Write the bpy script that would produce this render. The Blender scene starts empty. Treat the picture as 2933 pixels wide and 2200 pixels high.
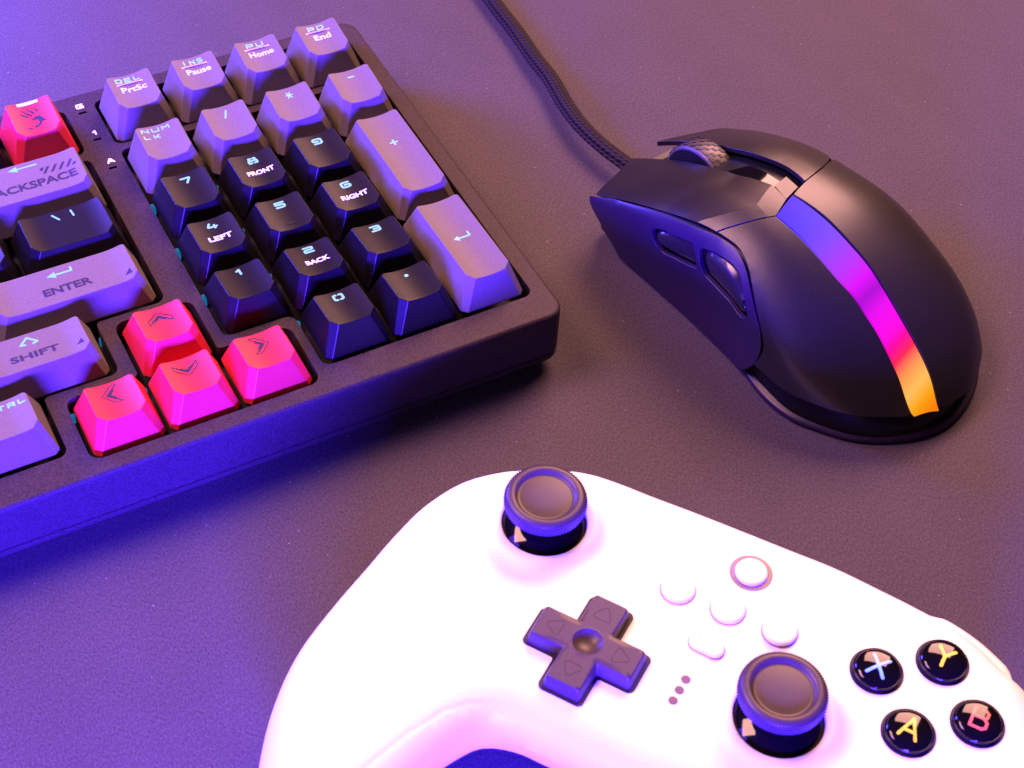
import bpy, bmesh, math, random
import numpy as np
from mathutils import Vector, Matrix
from mathutils.geometry import delaunay_2d_cdt
random.seed(4)
SC = bpy.context.scene
COL = SC.collection
MM = 0.001

# ------------------------------------------------------------------ camera
cam = bpy.data.cameras.new('camera')
camo = bpy.data.objects.new('camera', cam)
COL.objects.link(camo)
_R = np.array([[0.883776, -0.465615, 0.046297], [-0.321847, -0.676731, -0.662155], [0.33964, 0.570296, -0.747935]])
_m = Matrix(((_R[0][0], -_R[1][0], -_R[2][0], -97.521 * MM),
             (_R[0][1], -_R[1][1], -_R[2][1], -280.376 * MM),
             (_R[0][2], -_R[1][2], -_R[2][2], 341.343 * MM), (0, 0, 0, 1)))
camo.matrix_world = _m
cam.sensor_width = 36
cam.lens = 60.756
cam.clip_start = 0.02
cam.clip_end = 50
cam.dof.use_dof = True
cam.dof.focus_distance = 0.452
cam.dof.aperture_fstop = 40
SC.camera = camo

# ------------------------------------------------------------------ world, lamps, exposure
w = bpy.data.worlds.new('World'); SC.world = w; w.use_nodes = True
w.node_tree.nodes['Background'].inputs[0].default_value = (0.45, 0.22, 0.55, 1)
w.node_tree.nodes['Background'].inputs[1].default_value = 0.02
SC.view_settings.view_transform = 'Standard'
SC.view_settings.look = 'None'
SC.view_settings.exposure = 0.9
SC.view_settings.gamma = 1
CEN = Vector((0.06, -0.01, 0.02))

def lamp(name, loc, target, size, power, color, size_y=None, spread=None):
    l = bpy.data.lights.new(name, 'AREA')
    l.shape = 'RECTANGLE'; l.size = size; l.size_y = size_y or size
    l.energy = power; l.color = color
    if spread: l.spread = math.radians(spread)
    o = bpy.data.objects.new(name, l); COL.objects.link(o)
    o.location = loc
    o.rotation_euler = (Vector(target) - Vector(loc)).to_track_quat('-Z', 'Y').to_euler()
    return o

WARM = (1.0, 0.47, 0.39)
lamp('warm_key_lamp', (0.78, 0.56, 0.82), (0.08, 0, 0), 0.70, 21.0, WARM, 0.60)
lamp('warm_top_lamp', (-0.42, 0.34, 0.95), (0.03, 0, 0), 0.50, 12.5, WARM, 0.36)
lamp('violet_high_lamp', (-0.46, 0.14, 0.50), (0.06, 0, 0), 0.26, 2.4, (0.12, 0.035, 1.0))
lamp('violet_side_lamp', (-0.13, 0.30, 0.12), (-0.03, 0.16, 0), 0.10, 1.7, (0.09, 0.06, 1.0), 0.10, 105)
lamp('blue_front_lamp', (-0.26, -0.52, 0.112), (-0.09, -0.02, 0.01), 0.22, 14.0, (0.06, 0.018, 1.0), 0.07, 100)

# ------------------------------------------------------------------ materials
def principled(name, color, rough=0.5, spec=0.5, **kw):
    m = bpy.data.materials.new(name); m.use_nodes = True
    nt = m.node_tree; b = nt.nodes['Principled BSDF']
    b.inputs['Base Color'].default_value = (*color, 1)
    b.inputs['Roughness'].default_value = rough
    b.inputs['Specular IOR Level'].default_value = spec
    for k, v in kw.items():
        b.inputs[k.replace('_', ' ')].default_value = v
    return m, nt, b

def grain(m, nt, b, color, var=0.25, scale=4000, bump=0.15, dist=0.05, col2=None, rvar=0.1):
    """fine moulded-plastic grain: speckled colour, roughness and bump in object space (scale is per metre)"""
    tc = nt.nodes.new('ShaderNodeTexCoord')
    n = nt.nodes.new('ShaderNodeTexNoise'); n.inputs['Scale'].default_value = scale; n.inputs['Detail'].default_value = 3
    nt.links.new(tc.outputs['Object'], n.inputs['Vector'])
    r = nt.nodes.new('ShaderNodeMapRange'); r.inputs['From Min'].default_value = 0.3; r.inputs['From Max'].default_value = 0.7
    nt.links.new(n.outputs['Fac'], r.inputs['Value'])
    mx = nt.nodes.new('ShaderNodeMix'); mx.data_type = 'RGBA'
    lo = [c * (1 - var) for c in color]; hi = [min(1, c * (1 + var)) for c in (col2 or color)]
    mx.inputs['A'].default_value = (*lo, 1); mx.inputs['B'].default_value = (*hi, 1)
    nt.links.new(r.outputs[0], mx.inputs['Factor'])
    nt.links.new(mx.outputs['Result'], b.inputs['Base Color'])
    rr = nt.nodes.new('ShaderNodeMapRange')
    r0 = b.inputs['Roughness'].default_value
    rr.inputs['To Min'].default_value = r0 - rvar; rr.inputs['To Max'].default_value = r0 + rvar
    nt.links.new(n.outputs['Fac'], rr.inputs['Value']); nt.links.new(rr.outputs[0], b.inputs['Roughness'])
    bp = nt.nodes.new('ShaderNodeBump'); bp.inputs['Strength'].default_value = bump; bp.inputs['Distance'].default_value = dist * MM
    nt.links.new(n.outputs['Fac'], bp.inputs['Height']); nt.links.new(bp.outputs[0], b.inputs['Normal'])
    return n

def mk(name, color, rough=0.5, spec=0.5, var=0.2, scale=4000, bump=0.3, dist=0.05, rvar=0.06, **kw):
    m, nt, b = principled(name, color, rough, spec, **kw)
    grain(m, nt, b, color, var, scale, bump, dist, rvar=rvar)
    return m

def emis(name, color, strength, base=(0.6, 0.7, 0.75)):
    m, nt, b = principled(name, base, 0.5)
    b.inputs['Emission Color'].default_value = (*color, 1); b.inputs['Emission Strength'].default_value = strength
    n = nt.nodes.new('ShaderNodeTexNoise'); n.inputs['Scale'].default_value = 900
    tc = nt.nodes.new('ShaderNodeTexCoord'); nt.links.new(tc.outputs['Object'], n.inputs['Vector'])
    r = nt.nodes.new('ShaderNodeMapRange'); r.inputs['To Min'].default_value = strength * 0.75; r.inputs['To Max'].default_value = strength * 1.2
    nt.links.new(n.outputs['Fac'], r.inputs['Value']); nt.links.new(r.outputs[0], b.inputs['Emission Strength'])
    return m

MAT = {}
MAT['grey'] = mk('grey_key_plastic', (0.118, 0.099, 0.082), 0.50, 0.15, 0.20, 3600, 0.45, 0.04)
MAT['black'] = mk('black_key_plastic', (0.004, 0.003, 0.0035), 0.38, 0.20, 0.4, 3600, 0.5, 0.04)
MAT['red'] = mk('red_key_plastic', (0.52, 0.016, 0.030), 0.42, 0.25, 0.08, 5200, 0.3, 0.03)
MAT['case'] = mk('keyboard_case_plastic', (0.026, 0.017, 0.024), 0.50, 0.14, 0.55, 2600, 0.8, 0.08)
MAT['plate'] = mk('switch_plate_metal', (0.012, 0.012, 0.016), 0.5, 0.3)
MAT['glyph_lit'] = emis('backlit_legend', (0.20, 0.60, 0.85), 0.60, (0.05, 0.09, 0.11))
MAT['glyph_pale'] = mk('pale_printed_legend', (0.80, 0.74, 0.74), 0.5, 0.3)
MAT['glyph_dark'] = mk('dark_printed_legend', (0.018, 0.012, 0.03), 0.6, 0.2)
MAT['led'] = emis('cyan_backlight_led', (0.0, 0.26, 0.6), 0.3, (0.02, 0.05, 0.1))
MAT['mouse'] = mk('mouse_soft_plastic', (0.0075, 0.006, 0.006), 0.38, 0.42, 0.3, 3400, 0.4, 0.03, 0.05)
MAT['mouse_side'] = mk('mouse_side_rubber', (0.013, 0.006, 0.022), 0.38, 0.30, 0.2, 4200, 0.3, 0.03)
MAT['gloss'] = mk('gloss_black_plastic', (0.003, 0.0025, 0.003), 0.06, 0.28, 0.1, 2500, 0.01, 0.01, 0.02)
MAT['thumb'] = mk('thumb_button_plastic', (0.010, 0.008, 0.010), 0.27, 0.5, 0.1, 3000, 0.05, 0.02, 0.03)
MAT['core'] = mk('mouse_core_plastic', (0.004, 0.004, 0.005), 0.4, 0.2)
MAT['wheel'] = mk('wheel_rubber', (0.05, 0.040, 0.036), 0.42, 0.4)
MAT['wheel_dark'] = mk('wheel_groove', (0.006, 0.005, 0.008), 0.5, 0.3)
MAT['white'] = mk('white_pad_plastic', (0.79, 0.79, 0.78), 0.42, 0.5, 0.02, 4200, 0.08, 0.02)
MAT['pad_black'] = mk('pad_black_plastic', (0.042, 0.027, 0.027), 0.42, 0.3, 0.25, 4600, 0.35, 0.03)
MAT['pad_line'] = mk('pad_engraved_line', (0.010, 0.008, 0.012), 0.5, 0.3)
MAT['ring'] = mk('ring_grey_plastic', (0.15, 0.105, 0.11), 0.4, 0.5)
MAT['dot'] = mk('indicator_dot', (0.10, 0.055, 0.05), 0.4, 0.4)
MAT['knurl'] = mk('stick_rubber', (0.040, 0.022, 0.052), 0.50, 0.3, 0.25, 4600, 0.4, 0.04)
for nm, c in (('x', (0.16, 0.50, 0.85)), ('y', (0.85, 0.72, 0.02)), ('a', (0.55, 0.62, 0.02)), ('b', (0.75, 0.12, 0.05))):
    MAT['letter_' + nm] = mk('letter_print_' + nm, c, 0.35, 0.5, 0.04)

# braided cable: diagonal weave
m, nt, b = principled('braided_cable', (0.02, 0.015, 0.025), 0.6, 0.1)
tc = nt.nodes.new('ShaderNodeTexCoord'); ck = nt.nodes.new('ShaderNodeTexWave')
mp = nt.nodes.new('ShaderNodeMapping'); mp.inputs['Rotation'].default_value = (0, 0, math.radians(-35))
nt.links.new(tc.outputs['Object'], mp.inputs[0]); nt.links.new(mp.outputs[0], ck.inputs['Vector'])
ck.inputs['Scale'].default_value = 260; ck.inputs['Distortion'].default_value = 1.0
mx = nt.nodes.new('ShaderNodeMix'); mx.data_type = 'RGBA'
mx.inputs['A'].default_value = (0.002, 0.0015, 0.003, 1); mx.inputs['B'].default_value = (0.020, 0.013, 0.016, 1)
nt.links.new(ck.outputs['Fac'], mx.inputs['Factor']); nt.links.new(mx.outputs['Result'], b.inputs['Base Color'])
bp_ = nt.nodes.new('ShaderNodeBump'); bp_.inputs['Strength'].default_value = 0.8; bp_.inputs['Distance'].default_value = 0.2 * MM
nt.links.new(ck.outputs['Fac'], bp_.inputs['Height']); nt.links.new(bp_.outputs[0], b.inputs['Normal'])
MAT['cable'] = m

# desk: dark, slightly mottled felt-like sheet
m, nt, b = principled('dark_desk_sheet', (0.07, 0.065, 0.066), 0.7, 0.15)
tc = nt.nodes.new('ShaderNodeTexCoord')
n1 = nt.nodes.new('ShaderNodeTexNoise'); n1.inputs['Scale'].default_value = 2300; n1.inputs['Detail'].default_value = 4; n1.inputs['Roughness'].default_value = 0.65
n2 = nt.nodes.new('ShaderNodeTexNoise'); n2.inputs['Scale'].default_value = 60; n2.inputs['Detail'].default_value = 3
mp = nt.nodes.new('ShaderNodeMapping'); mp.inputs['Rotation'].default_value = (0, 0, math.radians(27)); mp.inputs['Scale'].default_value = (1, 0.55, 1)
nt.links.new(tc.outputs['Object'], mp.inputs[0])
for n in (n1, n2): nt.links.new(mp.outputs[0], n.inputs['Vector'])
ad = nt.nodes.new('ShaderNodeMath'); ad.operation = 'MULTIPLY_ADD'; ad.inputs[1].default_value = 0.10
nt.links.new(n2.outputs['Fac'], ad.inputs[0]); nt.links.new(n1.outputs['Fac'], ad.inputs[2])
cr = nt.nodes.new('ShaderNodeMapRange'); cr.inputs['From Min'].default_value = 0.36; cr.inputs['From Max'].default_value = 0.76
nt.links.new(ad.outputs[0], cr.inputs['Value'])
mx = nt.nodes.new('ShaderNodeMix'); mx.data_type = 'RGBA'
mx.inputs['A'].default_value = (0.024, 0.0195, 0.025, 1); mx.inputs['B'].default_value = (0.074, 0.062, 0.075, 1)
nt.links.new(cr.outputs[0], mx.inputs['Factor'])
vo = nt.nodes.new('ShaderNodeTexVoronoi'); vo.inputs['Scale'].default_value = 260; nt.links.new(tc.outputs['Object'], vo.inputs['Vector'])
sm_ = nt.nodes.new('ShaderNodeMath'); sm_.operation = 'LESS_THAN'; sm_.inputs[1].default_value = 0.055; nt.links.new(vo.outputs['Distance'], sm_.inputs[0])
sx_ = nt.nodes.new('ShaderNodeSeparateColor'); nt.links.new(vo.outputs['Color'], sx_.inputs[0])
gt_ = nt.nodes.new('ShaderNodeMath'); gt_.operation = 'GREATER_THAN'; gt_.inputs[1].default_value = 0.72; nt.links.new(sx_.outputs[0], gt_.inputs[0])
ml_ = nt.nodes.new('ShaderNodeMath'); ml_.operation = 'MULTIPLY'; nt.links.new(sm_.outputs[0], ml_.inputs[0]); nt.links.new(gt_.outputs[0], ml_.inputs[1])
m2_ = nt.nodes.new('ShaderNodeMix'); m2_.data_type = 'RGBA'; m2_.inputs['B'].default_value = (0.17, 0.13, 0.15, 1)
nt.links.new(ml_.outputs[0], m2_.inputs['Factor']); nt.links.new(mx.outputs['Result'], m2_.inputs['A']); nt.links.new(m2_.outputs['Result'], b.inputs['Base Color'])
bp_ = nt.nodes.new('ShaderNodeBump'); bp_.inputs['Strength'].default_value = 0.25; bp_.inputs['Distance'].default_value = 0.10 * MM
nt.links.new(n1.outputs['Fac'], bp_.inputs['Height']); nt.links.new(bp_.outputs[0], b.inputs['Normal'])
MAT['desk'] = m

# ------------------------------------------------------------------ mesh helpers (all lengths in millimetres)
def build(name, verts, faces, mat, parent=None, smooth=True, bevel=0, seg=2, angle=35, sharp=None, weld=True):
    me = bpy.data.meshes.new(name)
    me.from_pydata([(v[0] * MM, v[1] * MM, v[2] * MM) for v in verts], [], [tuple(int(i) for i in f) for f in faces])
    if weld:
        bm = bmesh.new(); bm.from_mesh(me)
        bmesh.ops.remove_doubles(bm, verts=bm.verts, dist=0.004 * MM)
        bmesh.ops.recalc_face_normals(bm, faces=bm.faces)
        bm.to_mesh(me); bm.free()
    me.polygons.foreach_set('use_smooth', [smooth] * len(me.polygons))
    if smooth:
        me.set_sharp_from_angle(angle=math.radians(sharp or 40))
    me.materials.append(MAT[mat] if isinstance(mat, str) else mat)
    o = bpy.data.objects.new(name, me); COL.objects.link(o)
    if parent: o.parent = parent
    if bevel:
        b = o.modifiers.new('bevel', 'BEVEL'); b.width = bevel * MM; b.segments = seg
        b.limit_method = 'ANGLE'; b.angle_limit = math.radians(angle); b.harden_normals = True
        b.use_clamp_overlap = True
    return o

def empty(name, loc=(0, 0, 0), rz=0, parent=None, label=None, category=None):
    o = bpy.data.objects.new(name, None); COL.objects.link(o)
    o.location = Vector(loc) * MM; o.rotation_euler = (0, 0, rz); o.empty_display_size = 0.01
    if parent: o.parent = parent
    if label: o['label'] = label
    if category: o['category'] = category
    return o

def inside(P, poly):
    P = np.asarray(P, float); x, y = P[:, 0], P[:, 1]
    q = np.asarray(poly, float); x1, y1 = q[:, 0], q[:, 1]; x2, y2 = np.roll(x1, -1), np.roll(y1, -1)
    r = np.zeros(len(P), bool)
    for a, b, c, d in zip(x1, y1, x2, y2):
        if b == d: continue
        cond = ((b > y) != (d > y)) & (x < (c - a) * (y - b) / (d - b) + a)
        r ^= cond
    return r

def pdist(P, poly, closed=True):
    P = np.asarray(P, float); q = np.asarray(poly, float)
    a = q if closed else q[:-1]; b = np.roll(q, -1, 0) if closed else q[1:]
    best = np.full(len(P), 1e9)
    for s, e in zip(a, b):
        d = e - s; L = d @ d
        if L < 1e-12: continue
        t = np.clip(((P - s) @ d) / L, 0, 1)
        best = np.minimum(best, np.hypot(*(P - (s + t[:, None] * d)).T))
    return best

def resample(poly, step, corner=38, closed=True):
    """smooth a coarse outline with cubic segments, keeping real corners, and resample it"""
    p = np.asarray(poly, float); n = len(p); out = []
    def tang(i):
        a, b, c = p[(i - 1) % n], p[i], p[(i + 1) % n]
        if not closed and i in (0, n - 1): return None
        u, v = b - a, c - b; lu, lv = np.hypot(*u), np.hypot(*v)
        if lu < 1e-9 or lv < 1e-9: return None
        ang = math.degrees(math.acos(np.clip(u @ v / (lu * lv), -1, 1)))
        if ang > corner: return None
        t = u / lu * lv + v / lv * lu; return t / np.hypot(*t)
    m = n if closed else n - 1
    for i in range(m):
        a, b = p[i], p[(i + 1) % n]; L = np.hypot(*(b - a))
        if L < 1e-6: continue
        ta, tb = tang(i), tang((i + 1) % n)
        d = (b - a) / L
        if ta is None and tb is None: ta = tb = d
        elif ta is None: ta = 2 * (d @ tb) * d - tb
        elif tb is None: tb = 2 * (d @ ta) * d - ta
        k = max(1, int(round(L / step)))
        for j in range(k):
            u = j / k
            out.append((2*u**3-3*u*u+1)*a + (u**3-2*u*u+u)*L*ta + (3*u*u-2*u**3)*b + (u**3-u*u)*L*tb)
    if not closed: out.append(p[-1])
    return np.array(out)

def grid_in(poly, step, margin, holes=()):
    q = np.asarray(poly); x0, y0 = q.min(0); x1, y1 = q.max(0)
    X, Y = np.meshgrid(np.arange(x0 + step * .5, x1, step), np.arange(y0 + step * .5, y1, step))
    X = X + (np.arange(X.shape[0]) % 2)[:, None] * step * .5
    P = np.stack([X.ravel(), Y.ravel()], 1)
    k = inside(P, poly); P = P[k]
    if len(P): P = P[pdist(P, poly) > margin]
    for h in holes:
        if len(P): P = P[~inside(P, h)]
        if len(P): P = P[pdist(P, h) > margin]
    return P

def cdt(loops, extra=(), keep=None):
    """triangulate the first loop minus the other loops"""
    pts = []; edges = []
    for L in loops:
        s = len(pts); pts += [tuple(p) for p in L]; n = len(L)
        edges += [(s + i, s + (i + 1) % n) for i in range(n)]
    pts += [tuple(p) for p in extra]
    v, e, f, *_ = delaunay_2d_cdt([Vector(p) for p in pts], edges, [], 0, 1e-5)
    V = np.array([(a[0], a[1]) for a in v]); F = np.array([t for t in f if len(t) == 3])
    cen = V[F].mean(1)
    if keep is None:
        k = inside(cen, loops[0])
        for h in loops[1:]: k &= ~inside(cen, h)
    else: k = keep(cen)
    F = F[k]
    A = V[F]; ar = (A[:, 1, 0]-A[:, 0, 0])*(A[:, 2, 1]-A[:, 0, 1]) - (A[:, 1, 1]-A[:, 0, 1])*(A[:, 2, 0]-A[:, 0, 0])
    F = np.where((ar < 0)[:, None], F[:, ::-1], F)
    F = F[np.abs(ar) > 1e-7]
    return V, F

def boundary(F):
    cnt = {}
    for t in F:
        for i in range(3):
            e = (int(t[i]), int(t[(i + 1) % 3])); cnt[e] = 1
    return [e for e in cnt if (e[1], e[0]) not in cnt]

def shell(top, bot, F):
    """closed solid from a triangulated top sheet and a matching bottom sheet"""
    n = len(top); faces = [tuple(t) for t in F] + [tuple(n + i for i in t[::-1]) for t in F]
    for a, b in boundary(F): faces.append((b, a, n + a, n + b))
    return list(map(tuple, top)) + list(map(tuple, bot)), faces

def circle(cx, cy, r, n=48, ph=0):
    return [(cx + r * math.cos(2*math.pi*i/n + ph), cy + r * math.sin(2*math.pi*i/n + ph)) for i in range(n)]

def rrect(x0, y0, x1, y1, r, n=6):
    out = []
    for cx, cy, a in ((x1-r, y1-r, 0), (x0+r, y1-r, 90), (x0+r, y0+r, 180), (x1-r, y0+r, 270)):
        out += [(cx + r*math.cos(math.radians(a+90*i/n)), cy + r*math.sin(math.radians(a+90*i/n))) for i in range(n+1)]
    return out

def fillet(poly, r, n=5):
    p = [np.array(q, float) for q in poly]; out = []; N = len(p)
    for i in range(N):
        a, b, c = p[i-1], p[i], p[(i+1) % N]
        rr = r[i] if isinstance(r, (list, tuple)) else r
        u = (a-b); v = (c-b); lu, lv = np.hypot(*u), np.hypot(*v); u /= lu; v /= lv
        ang = math.acos(np.clip(u @ v, -1, 1))
        if rr <= 0 or abs(ang - math.pi) < .02: out.append(tuple(b)); continue
        t = min(rr / math.tan(ang/2), lu*.49, lv*.49); rr2 = t*math.tan(ang/2)
        cen = b + (u+v)/np.hypot(*(u+v)) * rr2/math.sin(ang/2)
        s = b+u*t-cen; e = b+v*t-cen
        a0 = math.atan2(s[1], s[0]); a1 = math.atan2(e[1], e[0]); d = (a1-a0+math.pi) % (2*math.pi)-math.pi
        for k in range(n+1):
            q = a0+d*k/n; out.append((cen[0]+rr2*math.cos(q), cen[1]+rr2*math.sin(q)))
    return out

def lathe(profile, n=64, cx=0, cy=0):
    """profile: list of (r, z) from outside/bottom to centre/top"""
    V = []; F = []
    for r, z in profile:
        for i in range(n):
            a = 2*math.pi*i/n; V.append((cx+r*math.cos(a), cy+r*math.sin(a), z))
    for k in range(len(profile)-1):
        for i in range(n):
            j = (i+1) % n; F.append((k*n+i, k*n+j, (k+1)*n+j, (k+1)*n+i))
    if profile[-1][0] > 1e-6: F.append(tuple(range((len(profile)-1)*n, len(profile)*n)))
    if profile[0][0] > 1e-6: F.append(tuple(range(n-1, -1, -1)))
    return V, F

def prism(poly, z0, z1, step=None):
    V, F = cdt([poly])
    top = np.c_[V, np.full(len(V), z1)]; bot = np.c_[V, np.full(len(V), z0)]
    return shell(top, bot, F)

# ------------------------------------------------------------------ lettering: strokes and type as thin raised prints
def stroke_polys(strokes, wd):
    out = []
    for s in strokes:
        s = [np.array(p, float) for p in s]
        for a, b in zip(s, s[1:]):
            d = b-a; L = np.hypot(*d)
            if L < 1e-6: continue
            d /= L; nn = np.array((-d[1], d[0]))*wd/2
            out.append([a-nn, b-nn, b+nn, a+nn])
        for p in s: out.append(circle(p[0], p[1], wd/2, 10, .3))
    return out

def flat_print(name, polys, zf, mat, parent, lift=0.05, step=0.8, thick=0.03):
    """union of polygons laid on a surface z = zf(x, y)"""
    pts = []; edges = []; holes = []
    for L in polys:
        s = len(pts); pts += [tuple(p) for p in L]; n = len(L); edges += [(s+i, s+(i+1) % n) for i in range(n)]
    allp = np.array(pts); x0, y0 = allp.min(0); x1, y1 = allp.max(0)
    ex = [(x, y) for x in np.arange(x0, x1, step) for y in np.arange(y0, y1, step)]
    v, e, f, *_ = delaunay_2d_cdt([Vector(p) for p in pts+ex], edges, [], 0, 1e-5)
    V = np.array([(a[0], a[1]) for a in v]); F = np.array([t for t in f if len(t) == 3])
    cen = V[F].mean(1); k = np.zeros(len(F), bool)
    for L in polys: k |= inside(cen, L)
    F = F[k]
    A = V[F]; ar = (A[:, 1, 0]-A[:, 0, 0])*(A[:, 2, 1]-A[:, 0, 1]) - (A[:, 1, 1]-A[:, 0, 1])*(A[:, 2, 0]-A[:, 0, 0])
    F = np.where((ar < 0)[:, None], F[:, ::-1], F); F = F[np.abs(ar) > 1e-7]
    used = np.unique(F); mp = {int(u): i for i, u in enumerate(used)}; V = V[used]
    F = np.array([[mp[int(i)] for i in t] for t in F])
    z = np.array([zf(x, y) for x, y in V])+lift
    top = np.c_[V, z]; bot = np.c_[V, z-thick-lift]
    vv, ff = shell(top, bot, F)
    return build(name, vv, ff, mat, parent, smooth=False, weld=False)

def font_loops(txt, w, h, x, y, bold=0.0, anchor='c'):
    """outline polygons of a word in the built-in font, fitted to a w x h box centred at x, y"""
    cu = bpy.data.curves.new('tmp', 'FONT'); cu.body = txt; cu.resolution_u = 3; cu.offset = bold
    ob = bpy.data.objects.new('tmp', cu); COL.objects.link(ob)
    dg = bpy.context.evaluated_depsgraph_get(); me = ob.evaluated_get(dg).to_mesh()
    V = np.array([v.co[:2] for v in me.vertices]); P = [list(p.vertices) for p in me.polygons]
    ob.evaluated_get(dg).to_mesh_clear(); bpy.data.objects.remove(ob); bpy.data.curves.remove(cu)
    lo, hi = V.min(0), V.max(0)
    V = (V-lo)/(hi-lo)*np.array([w, h])+np.array([x-w/2, y-h/2])
    return [[tuple(V[i]) for i in p] for p in P]

# square techno glyphs on a 4 x 5 box
G = {
 '0': [[(.5,0),(0,.6),(0,4.4),(.5,5),(1.3,5)], [(2.7,5),(3.5,5),(4,4.4),(4,.6),(3.5,0),(2.7,0)], [(.5,0),(1.3,0)]],
 '1': [[(.9,3.6),(2.2,5),(2.2,0)]],
 '2': [[(0,5),(3.4,5),(4,4.5),(4,3),(3.4,2.5),(.6,2.5),(0,2),(0,0),(4,0)]],
 '3': [[(0,5),(3.4,5),(4,4.4),(4,3),(3.5,2.5),(1.2,2.5)], [(3.5,2.5),(4,2),(4,.6),(3.4,0),(0,0)]],
 '4': [[(1,5),(0,2.2),(0,1.4),(4,1.4)], [(3,3),(3,0)]],
 '5': [[(4,5),(0,5),(0,2.8),(3.4,2.8),(4,2.3),(4,.6),(3.4,0),(0,0)]],
 '6': [[(3.8,5),(.6,5),(0,4.4),(0,.6),(.6,0),(3.4,0),(4,.6),(4,2.2),(3.4,2.6),(1.6,2.6)]],
 '7': [[(0,5),(4,5),(4,4.4),(2.2,0)]],
 '8': [[(.5,2.6),(.5,5),(1.4,5)], [(2.6,5),(3.5,5),(3.5,2.6)], [(.2,2.6),(3.8,2.6)], [(0,2.4),(0,0),(1.3,0)], [(2.7,0),(4,0),(4,2.4)]],
 '9': [[(.2,0),(3.4,0),(4,.6),(4,4.4),(3.4,5),(.6,5),(0,4.4),(0,2.9),(.6,2.4),(2.4,2.4)]],
 'D': [[(0,5),(3.2,5),(4,4.2),(4,.8),(3.2,0),(0,0)], [(0,0),(0,3)]],
 'E': [[(4,5),(0,5),(0,0),(4,0)], [(0,2.5),(3.4,2.5)]],
 'L': [[(0,5),(0,0),(3.6,0)]],
 'I': [[(1.4,5),(1.4,0)]],
 'N': [[(0,0),(0,5),(4,0),(4,5)]],
 'S': [[(4,5),(.6,5),(0,4.4),(0,3),(.6,2.5),(3.4,2.5),(4,2),(4,.6),(3.4,0),(0,0)]],
 'P': [[(0,0),(0,3)], [(0,5),(3.4,5),(4,4.4),(4,2.6),(3.4,2),(1,2)]],
 'U': [[(0,5),(0,.6),(.6,0),(3.4,0),(4,.6),(4,5)]],
 'M': [[(0,0),(0,5),(2,2.4),(4,5),(4,0)]],
 'K': [[(0,5),(0,0)], [(3.8,5),(1.2,2.5),(3.8,0)]],
 'R': [[(0,0),(0,3)], [(0,5),(3.4,5),(4,4.4),(4,2.8),(3.4,2.2),(1,2.2)], [(2.2,2.2),(4,0)]],
 'T': [[(0,5),(4,5)], [(2,5),(2,0)]],
 'C': [[(4,5),(.6,5),(0,4.4),(0,.6),(.6,0),(4,0)]],
 'G': [[(4,5),(.6,5),(0,4.4),(0,.6),(.6,0),(4,0),(4,2.2),(2,2.2)]],
 'A': [[(0,0),(1.8,5),(2.2,5),(4,0)], [(.8,1.6),(3.2,1.6)]],
 'F': [[(4,5),(0,5),(0,0)], [(0,2.5),(3.2,2.5)]],
 'O': [[(.6,0),(0,.6),(0,4.4),(.6,5),(3.4,5),(4,4.4),(4,.6),(3.4,0),(.6,0)]],
 'H': [[(0,5),(0,0)], [(4,5),(4,0)], [(0,2.5),(4,2.5)]],
 'B': [[(0,0),(0,5),(3.4,5),(4,4.4),(4,3),(3.4,2.5),(4,2),(4,.6),(3.4,0),(0,0)], [(.8,2.5),(3.4,2.5)]],
}
def word(txt, w, h, x, y, wd, gap=0.32):
    """strokes of a word fitted to a w x h box centred at x, y"""
    n = len(txt); cw = w/(n+gap*(n-1)); out = []
    for i, ch in enumerate(txt):
        ox = x-w/2+i*cw*(1+gap)
        for s in G[ch]:
            out.append([(ox+(p[0]/4)*(cw-wd)+wd/2, y-h/2+wd/2+(p[1]/5)*(h-wd)) for p in s])
    return stroke_polys(out, wd)

# ================================================================== the desk
DESK = build('desk', [(-900, -900, 0), (1100, -900, 0), (1100, 1300, 0), (-900, 1300, 0)], [(0, 1, 2, 3)], 'desk', smooth=False)
DESK['kind'] = 'structure'

# ================================================================== keyboard
KZ = 20.0            # height of the case's top above the desk
U = 19.05
kb = empty('keyboard', (0, 0, 0), label='dark compact keyboard with grey, black and red keycaps, cyan glow between its keys', category='keyboard')

# rows: front-edge y, front height, back-edge y, back height (from the key's centre / base)
PROF = {0: (6.07, 9.16, 6.49, 7.97), 1: (6.48, 9.28, 6.31, 7.80), 2: (6.31, 8.17, 6.75, 7.81),
        3: (6.72, 8.39, 7.04, 8.20), 4: (5.66, 9.18, 7.20, 10.43), 5: (5.91, 9.07, 6.71, 10.65)}
XH, CT, BX, CB = 6.108, 1.886, 9.05, 1.472
DISH = 1.0

def key_top(row, wu, hu):
    yF, hF, yB, hB = PROF[row]; ex = (wu-1)*U/2; ey = (hu-1)*U/2
    xh = XH+ex; yF += ey; yB += ey
    def zf(x, y):
        u = min(1.0, max(0.0, (abs(x)-(xh-6.1))/6.1))
        return hF+(hB-hF)*(y+yF)/(yB+yF)-DISH*(1-u*u)
    return zf, xh, yF, yB, ex, ey

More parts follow.
